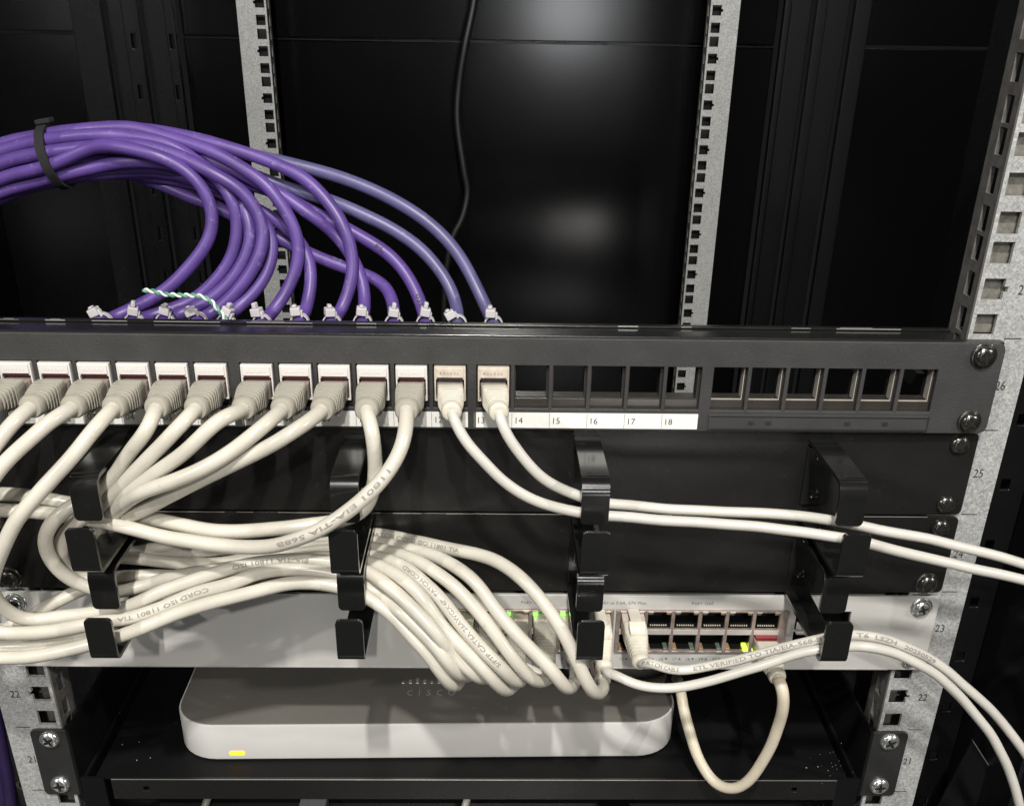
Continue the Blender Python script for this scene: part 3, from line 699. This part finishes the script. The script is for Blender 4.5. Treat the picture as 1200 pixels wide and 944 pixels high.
# twisted pair offcut
tw=thing('twisted_wire_pair','loose green and white twisted wire pair lying over the purple cables','wire')
cen=[at(168,340,92),at(178,341,91),at(195,345,90),at(215,346,90),at(234,347,89),at(246,352,89),(at(255,362,88)),at(262,371,88),at(268,382,88),at(270,392,89)]
cl=resample(spline(cen,1.),.7)
for ph,m,nm in ((0,M['wire_green'],'green_wire'),(PI,M['wire_white'],'white_wire')):
    pts=[]
    for i,p in enumerate(cl):
        Tg=(cl[min(i+1,len(cl)-1)]-cl[max(i-1,0)]).normalized(); V=(CAM-p).normalized(); Nn=(V-Tg*V.dot(Tg)).normalized(); Bb=Tg.cross(Nn)
        a=ph+i*.62; pts.append(p+(Nn*math.cos(a)+Bb*math.sin(a))*.75)
    mb=MB(); tube(mb,pts,.72,8); mb.build(nm,m,tw,smooth=True)

# ------------------------------------------------------------------ cable managers
HX=[-164.5,-53.8,54.2,166]
def strip(mb,pts,x0,x1,t,r=4.,n=6):
    """flat bar following pts (y,z) with rounded bends, thickness t to the left of travel"""
    pl=[Vector((p[0],p[1])) for p in pts]; out=[pl[0]]
    for i in range(1,len(pl)-1):
        a=(pl[i-1]-pl[i]).normalized(); b=(pl[i+1]-pl[i]).normalized()
        p0=pl[i]+a*r; p1=pl[i]+b*r
        for k in range(n+1):
            u=k/n; out.append(p0*(1-u)**2+pl[i]*2*u*(1-u)+p1*u*u)
    out.append(pl[-1])
    dl=(out[-1]-out[-2]).normalized(); last=out.pop(); R0=2.2
    for k in range(6): out.append(last-dl*R0*(1-math.sin(PI/2*k/5)))
    insets=[0]*(len(out)-6)+[R0*(1-math.cos(PI/2*k/5)) for k in range(6)]
    secs=[]
    for i,p in enumerate(out):
        d=(out[min(i+1,len(out)-1)]-out[max(i-1,0)]).normalized(); nrm=Vector((-d.y,d.x)); I=insets[i]
        q=p+nrm*t; secs.append([(x0+I,p.x,p.y),(x1-I,p.x,p.y),(x1-I,q.x,q.y),(x0+I,q.x,q.y)])
    mb.loft(secs)
def manager(zt,label,first):
    t=thing('cable_manager',label,'cable manager')
    mb=MB(); rounded_plate(mb,-241.3,241.3,zt-43.9,zt-.5,3.,-2.2,-.3); mb.build('panel_plate',M['black_smooth'],t,bevel=.3)
    mb=MB(); mb.box(-221,221,-.25,16,zt-1.9,zt-.4); mb.box(-221,221,-.25,16,zt-43.9,zt-42.5); mb.build('folded_lip',M['black_smooth'],t)
    mb=MB(); x=-210
    while x<215:
        L=random.choice([14,30,55,8]); mb.box(x,x+L,-2.5,-2.25,zt-.75,zt-.42); x+=L+random.choice([6,12,26])
    mb.build('worn_edge',M['chip'],t)
    for i,hx in enumerate(HX):
        rg=bpy.data.objects.new('ring_bracket',None); rg.empty_display_size=.01; col.objects.link(rg); rg.parent=t
        x0,x1=hx-6.1,hx+6.1
        mb=MB(); mb.box(x0,x1,-4.2,-2.25,zt-38,zt-8); mb.build('base_strap',M['black_hook'],rg,bevel=.4)
        mb=MB(); strip(mb,[(-2.3,zt-6.),(-53,zt-6.),(-53,zt-24.5)],x0,x1,-1.9,5.)
        rnd=0
        mb.build('upper_arm',M['black_hook'],rg,bevel=.8,seg=3)
        mb=MB(); strip(mb,[(-2.3,zt-42.6),(-65.5,zt-42.6),(-65.5,zt-22.3)],x0,x1,1.9,2.6)
        mb.build('lower_arm',M['black_hook'],rg,bevel=.8,seg=3)
        for zz in (zt-12,zt-32):
            q=MB(); q.lathe_y([(-4.2,2.6),(-4.9,2.4),(-5.3,1.6),(-5.4,.1)],16,hx,zz); q.build('rivet',M['black_hook'],rg,smooth='auto')
    for s in (1,-1):
        if zt==0:
            screw(t,s*232.5,-2.3,zt-6.6,4.7,M['screw_black'],.5); screw(t,s*232.5,-2.3,zt-38.1,4.6,M['screw_black'],1.1)
        else:
            screw(t,s*232.5,-2.3,zt-6.6,4.7,M['screw_black'],.2); screw(t,s*232.5,-2.3,zt-38.1,4.9,M['screw_black'],.8,True)
    return t
manager(0,'black cable management panel directly below the patch panel',True)
manager(-44.45,'lower black cable management panel directly above the silver network switch',False)

# ------------------------------------------------------------------ network switch
sw=thing('network_switch','silver network switch with two port blocks and green lights','network switch')
ZT,ZB=-90.6,-135.6
XR=[82.6+14.1*i for i in range(6)]
XL=CXL[:6]
Zu,Zl=-105.,-118.2
def porthole(x,z): return (x-6.1,x+6.1,z-5.2,z+5.0)
blkR=(74.2,163.6,-125.2,-99.0); blkL=(-14.,73.0,-125.2,-99.0)
sfp=(168.,185.5,-124.,-99.)
mb=MB(); mb.plate(-241.3,241.3,ZB,ZT,[blkR,blkL,(168,176.2,-110.5,-100),(177.2,196.5,-110.5,-99.5),(168,176.2,-123,-112),(177.2,196.5,-123,-112)],-3.,-1.,xcuts=(-239,239),zcuts=(ZB+2.3,ZT-2.3)); clip(mb,241.3,ZB,ZT,.7)
mb.build('faceplate',M['silver'],sw,bevel=.2)
for s in (1,-1):
    screw(sw,s*232.2,-3.1,-96.5,4.6,M['zinc'],.4,True); 
    if s>0: screw(sw,s*232.2,-3.1,-130,3.6,M['zinc'],.4)
mb=MB(); mb.box(-220,220,-.9,210,ZB+.6,ZT-.4); ch=mb.build('chassis',M['silver_top'],sw)
# cut the chassis back behind the ports
ch.data.transform(Matrix.Translation((0,16*S,0)))
mb=MB(); mb.box(-222,222,-3.15,-3.02,ZB,ZB+.7); mb.build('bottom_edge',M['galv_edge_and_glint'],sw)
def port_block(blk,xs,side):
    bl=MB(); hs=[porthole(x,z) for x in xs for z in (Zu,Zl)]
    bl.plate(blk[0]+.05,blk[1]-.05,blk[2]+.05,blk[3]-.05,hs,-4.0,-2.)
    po=bl.build('port_block',M['port_metal'],sw,bevel=.15)
    for ci,x in enumerate(xs):
        for ri,z in enumerate((Zu,Zl)):
            e=bpy.data.objects.new('port',None); e.empty_display_size=.005; col.objects.link(e); e.parent=sw
            h=porthole(x,z); c=MB()
            # open cavity
            tmp=MB(); tmp.plate(h[0]-.9,h[1]+.9,h[2]-.7,h[3]+.7,[h],-1.98,12)
            tmp.box(h[0],h[1],11,12.,h[2],h[3])
            tmp.build('cavity',M['port_dark'],e)
            s_=1 if ri==0 else -1
            edge=h[3] if ri==0 else h[2]
            # T-shaped latch opening: shield shoulders above, lights in the corners
            for sx,mt in ((-1,'o'),(1,'g')):
                lx0,lx1=sorted((x+sx*6.05,x+sx*3.3)); lit=None
                if side=='L' and ri==0 and sx==-1: mt2=M['led_green']
                elif side=='R' and ri==1 and ci==4 and sx==1: mt2=M['led_yellow']
                elif side=='R' and ri==1 and ci==5 and sx==-1: mt2=M['led_yellow']
                else: mt2=M['led_off_o'] if (sx==1)==(ri==0) else M['led_off_g']
                lit=mt2 in (M['led_green'],M['led_yellow']); q=MB(); z0,z1=sorted((edge,edge-s_*(2.3 if mt2 is M['led_green'] else 1.5))); q.box(lx0+.2,lx1-.2,-4.3 if lit else -3.8,2,z0,z1); q.build('led',mt2,e,bevel=.3)
                q=MB(); z0,z1=sorted((edge+s_*.05,edge+s_*.6)); q.box(lx0,lx1,-4.5,-4.05,z0,z1); q.build('shield_tab',M['galv_edge_and_glint'],e)
            if side=='R':
                q=MB()
                if ri==0:
                    for i in range(8): q.box(x-4.4+i*1.15,x-4.4+i*1.15+.6,-2.4,-1.7,h[2]+1.2,h[2]+1.7)
                else:
                    for i in range(8): q.box(x-4.4+i*1.15,x-4.4+i*1.15+.5,4,9,h[3]-1.4,h[3]-1.1)
                q.build('contact_pins',M['gold'],e)
    q=MB()
    for x in xs: q.box(x-6.4,x+6.4,-4.6,-4.05,Zl+5.15,Zu-5.35)
    q.build('divider_bar',M['galv_edge_and_glint'],sw)
port_block(blkR,XR,'R'); port_block(blkL,XL,'L')
# red cover and plug in the last lower port
cv=thing('port_cover','dark red dust plug in the last lower port of the right block','port cover',(XR[5],-4,Zl))
q=MB(); q.box(-5.6,5.6,-3.0,8,3.1,4.9); q.build('cover',M['led_red_plug'],cv,bevel=.3)
# sfp cages
q=MB()
for x0,x1 in ((168,176.2),(177.2,196.5)):
    for z0,z1 in ((-110.5,-99.8),(-123,-112)):
        q.plate(x0-.8,x1+.8,z0-.6,z1+.6,[(x0+.3,x1-.3,z0+.3,z1-.3)],-.95,14.9); q.box(x0,x1,13.5,14.8,z0,z1)
q.build('fibre_port_cage',M['port_dark'],sw)
q=MB(); q.box(168.5,175.5,-5,-3.2,-109.5,-105.5); q.box(168.5,174,-6,-3.2,-112,-110.2); q.build('fibre_port_latch',M['galv_edge_and_glint'],sw,bevel=.3)
txt=MB()
flat_text(txt,'PoE+ GbE',118.5,-94.9,2.5,-3.05,sx=1.1); flat_text(txt,'PoE+ GbE',30.5,-94.9,2.5,-3.05,sx=1.1)
flat_text(txt,'PoE+ at 0.6A, 57V Max',77.,-94.9,2.5,-3.05,sx=1.05)
for i,x in enumerate(XR):
    flat_text(txt,'%d'%(13+2*i),x-3.8,-129.3,2.6,-3.05); flat_text(txt,'%d'%(14+2*i),x+3.2,-129.3,2.6,-3.05)
    for dx,sg in ((-1.3,1),(5.7,-1)):
        txt.add([(x+dx-.8,-3.05,-129.2-.6*sg),(x+dx+.8,-3.05,-129.2-.6*sg),(x+dx,-3.05,-129.2+.7*sg)],[(0,1,2)])
for i,x in enumerate(XL[::-1]):
    flat_text(txt,'%d'%(1+2*i),x-3.8,-129.3,2.6,-3.05); flat_text(txt,'%d'%(2+2*i),x+3.2,-129.3,2.6,-3.05)
txt.build('printed_lettering',M['ink_mid'],sw)

# ------------------------------------------------------------------ silver appliance on the shelf
ap=thing('network_appliance','flat silver rounded appliance on the shelf with an orange light','network appliance',(-26.5,15.5,-211.8))
ap.rotation_euler=(0,0,math.radians(.9))
def rrect(w,d,r,z,inset=0,n=8):
    """outline, front edge at y=0, growing back"""
    w-=inset*2; pts=[]
    x0,x1=-w/2,w/2; y0,y1=inset,d-inset; r=max(1,r-inset)
    for cx,cy,a0 in((x1-r,y1-r,0),(x0+r,y1-r,90),(x0+r,y0+r,180),(x1-r,y0+r,270)):
        for i in range(n+1):
            a=math.radians(a0+90*i/n); pts.append((cx+r*math.cos(a),cy+r*math.sin(a),z))
    return pts
W,Dp,H=291,240,24.6
mb=MB(); secs=[]
for i in range(7):
    a=PI/2*i/6; secs.append(rrect(W,Dp,24,6*(1-math.sin(a)),6*(1-math.cos(a)) if True else 0))
secs=[rrect(W,Dp,24,1.6*(1-math.cos(PI/2*(i/6))),1.6*(1-math.sin(PI/2*(i/6)))) for i in range(7)]
secs+= [rrect(W,Dp,24,H-.8,0),rrect(W,Dp,24,H-.25,.25),rrect(W,Dp,24,H,.9)]
mb.loft(secs); mb.build('shell',M['silver_front'],ap,smooth='auto',angle=25)
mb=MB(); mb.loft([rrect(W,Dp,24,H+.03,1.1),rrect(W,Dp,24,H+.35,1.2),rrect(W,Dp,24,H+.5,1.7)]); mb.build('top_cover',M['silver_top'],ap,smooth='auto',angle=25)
mb=MB(); mb.loft([[(-109.5+u*4.3+ (0),-.35+w,5.2+v*1.35) for u,v in ((-.9,-1),(.9,-1),(1,-.5),(1,.5),(.9,1),(-.9,1),(-1,.5),(-1,-.5))] for w in (0,3)]); mb.build('status_light',M['led_orange'],ap)
# raised lettering and bars on the top, bright colour painting their glints
lg=MB(); vs,fs=text_geo('c i s c o',13.,-.12)
gx=-13.6; gy=27.2
lg.add([(gx+v[0]*.72,gy+v[1],H+.56) for v in vs],fs)
o=len(lg.v)
lg.build('logo_lettering',M['galv_edge_and_glint'],ap)
lg=MB()
for i,hh in enumerate((1.6,3.4,5.4,3.4,1.6,3.4,5.4,3.4,1.6)):
    x=gx-2.6+i*4.35; lg.box(x-.9,x+.9,gy+12.3,gy+12.3+hh*.9+1,H+.4,H+.85)
lg.build('logo_bars',M['galv_edge_and_glint'],ap,bevel=.2)

# ------------------------------------------------------------------ shelf
sh=thing('rack_shelf','black cantilever rack shelf carrying the silver appliance','rack shelf')
mb=MB(); mb.box(-213,214,-.6,330,-213.6,-212.2); mb.build('tray',M['shelf'],sh)
mb=MB()
hl=[(-185.,-219.),(184.,-219.)]
mb.plate(-204,208,-226.5,-211.9,[(x-1.6,x+1.6,z-1.6,z+1.6) for x,z in hl],-2.6,-.8); mb.build('front_lip',M['black_smooth'],sh,bevel=.3)
mb=MB(); mb.box(-203.5,207.5,-2.9,-2.65,-212.25,-211.9); mb.build('worn_lip_edge',M['chip'],sh)
for s in (1,-1):
    mb=MB(); rounded_plate(mb,min(s*223,s*242.6),max(s*223,s*242.6),-223.8,-178.3,3,-2.2,-.2,(1,0,0,1) if s>0 else (0,1,1,0)); mb.build('bracket',M['black'],sh,bevel=.3)
    mb=MB(); mb.box(min(s*221.4,s*223),max(s*221.4,s*223),-2.1,300,-223.8,-178.3); mb.build('bracket_side',M['shelf'],sh)
    mb=MB(); mb.box(min(s*208,s*221),max(s*208,s*221),-2.2,-.5,-262,-211.7); mb.box(min(s*219,s*221),max(s*219,s*221),-.4,300,-262,-213.7); mb.build('side_support',M['shelf'],sh)
    screw(sh,s*232.5,-2.3,-184.2,5.4,M['zinc'],.6); screw(sh,s*232.5,-2.3,-215.9,5.4,M['zinc'],.1)
# dust specks
d=MB()
for i in range(36):
    if i<30: q=atz(random.gauss(968,28),random.gauss(893,13),-212.15)
    else: q=atz(random.uniform(120,210),random.uniform(820,895),-212.15)
    r=random.uniform(.08,.28)
    d.add([(q.x-r,q.y,-212.1),(q.x,q.y-r,-212.1),(q.x+r,q.y,-212.1),(q.x,q.y+r*.8,-212.05+r*.5)],[(0,1,3),(1,2,3),(2,0,3),(0,2,1)])
tag(d.build('dust_specks',M['dust']),'pale dust specks scattered on the black shelf','dust',kind='stuff')

# ------------------------------------------------------------------ equipment below the shelf
eq=thing('dark_equipment','dark rack unit below the shelf with a small silver module','rack unit')
mb=MB(); mb.box(-205,215,60,260,-360,-285); mb.build('body',M['black_smooth'],eq)
q=MB(); q.box(-112,-95,40,59,-305,-276); q.build('silver_module',M['scuff'],eq,bevel=.6)
q=MB(); q.box(80,100,45,59,-305,-279); q.build('dark_module',M['frame'],eq,bevel=.6)
for i,(px,l) in enumerate(((240,'grey cable end below the shelf, left of the silver module'),(545,'pale cable end below the shelf, right of the silver module'))):
    b=at(px,944,50); P=[b+Vector((-6,0,-20)),b+Vector((-2,0,-8)),b+Vector((0,0,0)),b+Vector((1.5,4,3.5)),b+Vector((1,14,4))]
    mb=MB(); tube(mb,resample(spline(P),1.5),2.4,12); tag(mb.build('loose_cable',M['boot'] if i==0 else M['cord_slim'],None,smooth=True),l,'cable')

# ------------------------------------------------------------------ cabinet
def wallbox(name,label,x0,x1,y0,y1,z0,z1,m,cat='cabinet panel',bev=0):
    mb=MB(); mb.box(x0,x1,y0,y1,z0,z1); o=mb.build(name,m,None,bevel=bev); tag(o,label,cat); return o
rd=thing('rear_cabinet','glossy black rear door of the cabinet with a horizontal seam','cabinet door')
mb=MB(); mb.box(-330,318,800,806,-420,140.6); mb.build('lower_panel',M['door'],rd,bevel=.8)
mb=MB(); mb.box(-330,318,800,806,143.,520); mb.build('upper_panel',M['door'],rd,bevel=.8)
mb=MB(); mb.box(-330,318,806.5,809,100,170); mb.box(-330,318,797.5,799.8,140.2,141.4); mb.build('seam_strip',M['frame'],rd)
def post(label,xs,y,name='cabinet_post',pm='frame'):
    t=thing(name,label,'cabinet post')
    for i,(a,b,dy,nm) in enumerate(xs):
        hs=[]
        if nm=='slotted_face':
            hs=[((a+b)/2-2.2,(a+b)/2+2.2,z,z+14) for z in range(-420,480,50)]
        mb=MB(); mb.plate(a,b,-420,520,hs,y+dy,y+dy+10); mb.build(nm,M[pm],t,bevel=.8)
    return t
post('black slotted cabinet post at upper left behind the rack',[(-437,-405,0,'flat_face'),(-404,-386,14,'flat_face'),(-385,-368,4,'slotted_face'),(-367,-342,20,'recessed_face'),(-341,-331,6,'slotted_face')],770)
post('black slotted cabinet post at upper right behind the rack',[(319,326,6,'flat_face'),(330,352,22,'recessed_face'),(353,364,4,'flat_face'),(365,391,16,'flat_face'),(393,410,0,'flat_face')],770,pm='frame_shaded')
sp=thing('cabinet_side_panel','glossy black side panel at the left of the cabinet','cabinet panel')
mb=MB(); mb.box(-560,-438,786,792,-420,142); mb.box(-560,-438,786,792,145,520); mb.build('rear_corner_panel',M['door'],sp,bevel=.8)
mb=MB(); mb.box(-566,-560.1,-60,792,-420,520); mb.build('side_sheet',M['door'],sp)
sp=thing('cabinet_side_panel','glossy black side panel at the right of the cabinet','cabinet panel')
mb=MB(); mb.box(411,560,786,792,-420,142); mb.box(411,560,786,792,145,520); mb.build('rear_corner_panel',M['door'],sp,bevel=.8)
mb=MB(); mb.box(560.1,566,-60,792,-420,520); mb.build('side_sheet',M['door'],sp)
fl=MB(); fl.box(-600,600,-400,840,-430,-420.5); tag(fl.build('floor',M['frame']),'black cabinet floor far below the equipment','floor',kind='structure')
wallbox('unseen_roof','black cabinet roof above the rack, out of frame',-560,560,-30,806,760,764,M['frame'])  # unseen roof, added to keep overhead light off the back
# front right upright with bolts
fp=thing('cabinet_upright','black perforated cabinet upright outside the right rack rail','cabinet upright')
mb=MB(); mb.box(268,271,40,140,-420,300); mb.build('side_web',M['frame'],fp,bevel=.8)
hs=[(292,297,z,z+6) for z in range(-400,200,38)]
mb=MB(); mb.plate(271.2,306,-420,300,hs,60,63); mb.build('front_web',M['frame'],fp,bevel=.8)
mb=MB(); mb.box(306.2,309,-10,63,-420,300); mb.build('outer_web',M['frame'],fp,bevel=.8)
q=MB()
for z in range(-380,200,38):
    q.lathe_y([(59.9,2.6),(58.6,2.4),(58,1.2),(57.9,.1)],14,284,z+12)
q.build('rivet',M['scuff'],fp,smooth='auto')
gp=thing('gusset_plate','black sheet metal gusset with a worn edge at lower right','bracket')
a,b,c_,d_=at(1140,868,20),at(1185,938,20),at(1215,900,20),at(1185,820,20)
mb=MB(); e=at(1120,990,20); mb.loft([[a+Vector((0,w,0)),b+Vector((0,w,0)),Vector((b.x,20+w,b.z-60)),Vector((a.x-14,20+w,a.z-70))] for w in (0,2)]); mb.build('plate',M['frame'],gp,bevel=.3)
ev=(b-a).normalized(); mb=MB(); mb.loft([[p+Vector((0,-.3,0)),p+Vector((0,-.3,.7)),p+Vector((0,1.5,.7)),p+Vector((0,1.5,0))] for p in (a,b)]); mb.build('worn_edge',M['chip'],gp)
# left lower side: purple cables with shadow painted into their colour and a bolt
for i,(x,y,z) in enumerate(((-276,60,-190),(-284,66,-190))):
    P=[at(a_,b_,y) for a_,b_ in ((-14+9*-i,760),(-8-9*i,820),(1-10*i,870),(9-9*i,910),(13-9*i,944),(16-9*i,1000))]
    mb=MB(); tube(mb,resample(spline(P),3),3.9,12); tag(mb.build('network_cable',M['purple_shaded'],None,smooth=True),['dark violet cable hanging in shadow beside the left rail, nearer the rail','dark violet cable hanging in shadow beside the left rail, farther out'][i],'network cable')  # purple cables, the dark tone is shadow painted into the jacket colour
lb=thing('cabinet_upright','dark cabinet upright outside the left rack rail','cabinet upright')
mb=MB(); mb.box(-312,-262,90,93,-420,300); mb.build('front_web',M['frame'],lb)
q=MB(); q2=at(20,930,30); q.lathe_y([(88,5),(40,5),(38,4),(37.8,2.2),(41,2.2),(41,.1)],18,q2.x,q2.z); q.build('bolt',M['screw_black'],lb,smooth='auto')
# hanging black cable at the back
P=[at(562,-60,760),at(556,0,755),at(545,55,750),at(538,100,750),at(536,140,748),(at(544,200,745)),at(548,225,745),at(542,255,742),at(530,280,740),at(522,330,740),at(520,420,740)]
mb=MB(); tube(mb,resample(spline(P),5),4.,12); tag(mb.build('power_cable',M['cable_black'],None,smooth=True),'thin black cable hanging in front of the rear door','cable')

# ------------------------------------------------------------------ light
w=bpy.data.worlds.new('World'); sc.world=w; w.use_nodes=True
w.node_tree.nodes['Background'].inputs['Color'].default_value=(.9,.95,1,1); w.node_tree.nodes['Background'].inputs['Strength'].default_value=.01
def area(name,loc,target,size,power,color=(1,.96,.88),sy=None):
    l=bpy.data.lights.new(name,'AREA'); l.energy=power; l.color=color; l.size=size*S
    if sy=='disk': l.shape='DISK'
    elif sy: l.shape='RECTANGLE'; l.size_y=sy*S
    o=bpy.data.objects.new(name,l); col.objects.link(o); o.location=Vector(loc)*S
    d=(Vector(target)-Vector(loc)).normalized(); o.rotation_euler=d.to_track_quat('-Z','Y').to_euler()
    return o
area('ceiling_light_overhead',(-40,-1150,1500),(0,0,-60),40,35,(1,.975,.925),sy=80)
area('ceiling_light_front',(60,-2300,1350),(0,0,-60),40,29,(1,.97,.92),sy=90)
area('ceiling_light_left',(-1500,-1500,1100),(0,0,-60),40,16.5,(1,.975,.925),sy=60)
area('ceiling_light_right',(1700,-1000,950),(0,0,-60),40,15,(1,.95,.88),sy=60)
area('ceiling_panel',(100,-1500,1500),(0,0,-60),1300,7,(1,.97,.92),sy=500)
area('room_window',(280,-2200,180),(0,0,-60),260,3.0,(.97,.98,1),sy='disk')
area('room_window_left',(-1130,-1500,130),(0,0,60),300,.9,(.95,.97,1),sy='disk')
area('room_window_right',(1380,-1500,170),(0,0,60),300,.7,(.95,.97,1),sy='disk')
l_=area('door_reflection_fill',(330,-1700,-470),(60,800,-40),210,.9,(1,.96,.92),sy=240); l_.data.shape='ELLIPSE'  # added lamp, placed for the soft reflection in the rear door

# ------------------------------------------------------------------ render
sc.render.engine='CYCLES'
sc.view_settings.view_transform='Standard'; sc.view_settings.look='None'; sc.view_settings.exposure=0; sc.view_settings.gamma=1
sc.render.resolution_x=1024; sc.render.resolution_y=805
sc.cycles.max_bounces=8; sc.cycles.use_denoising=True
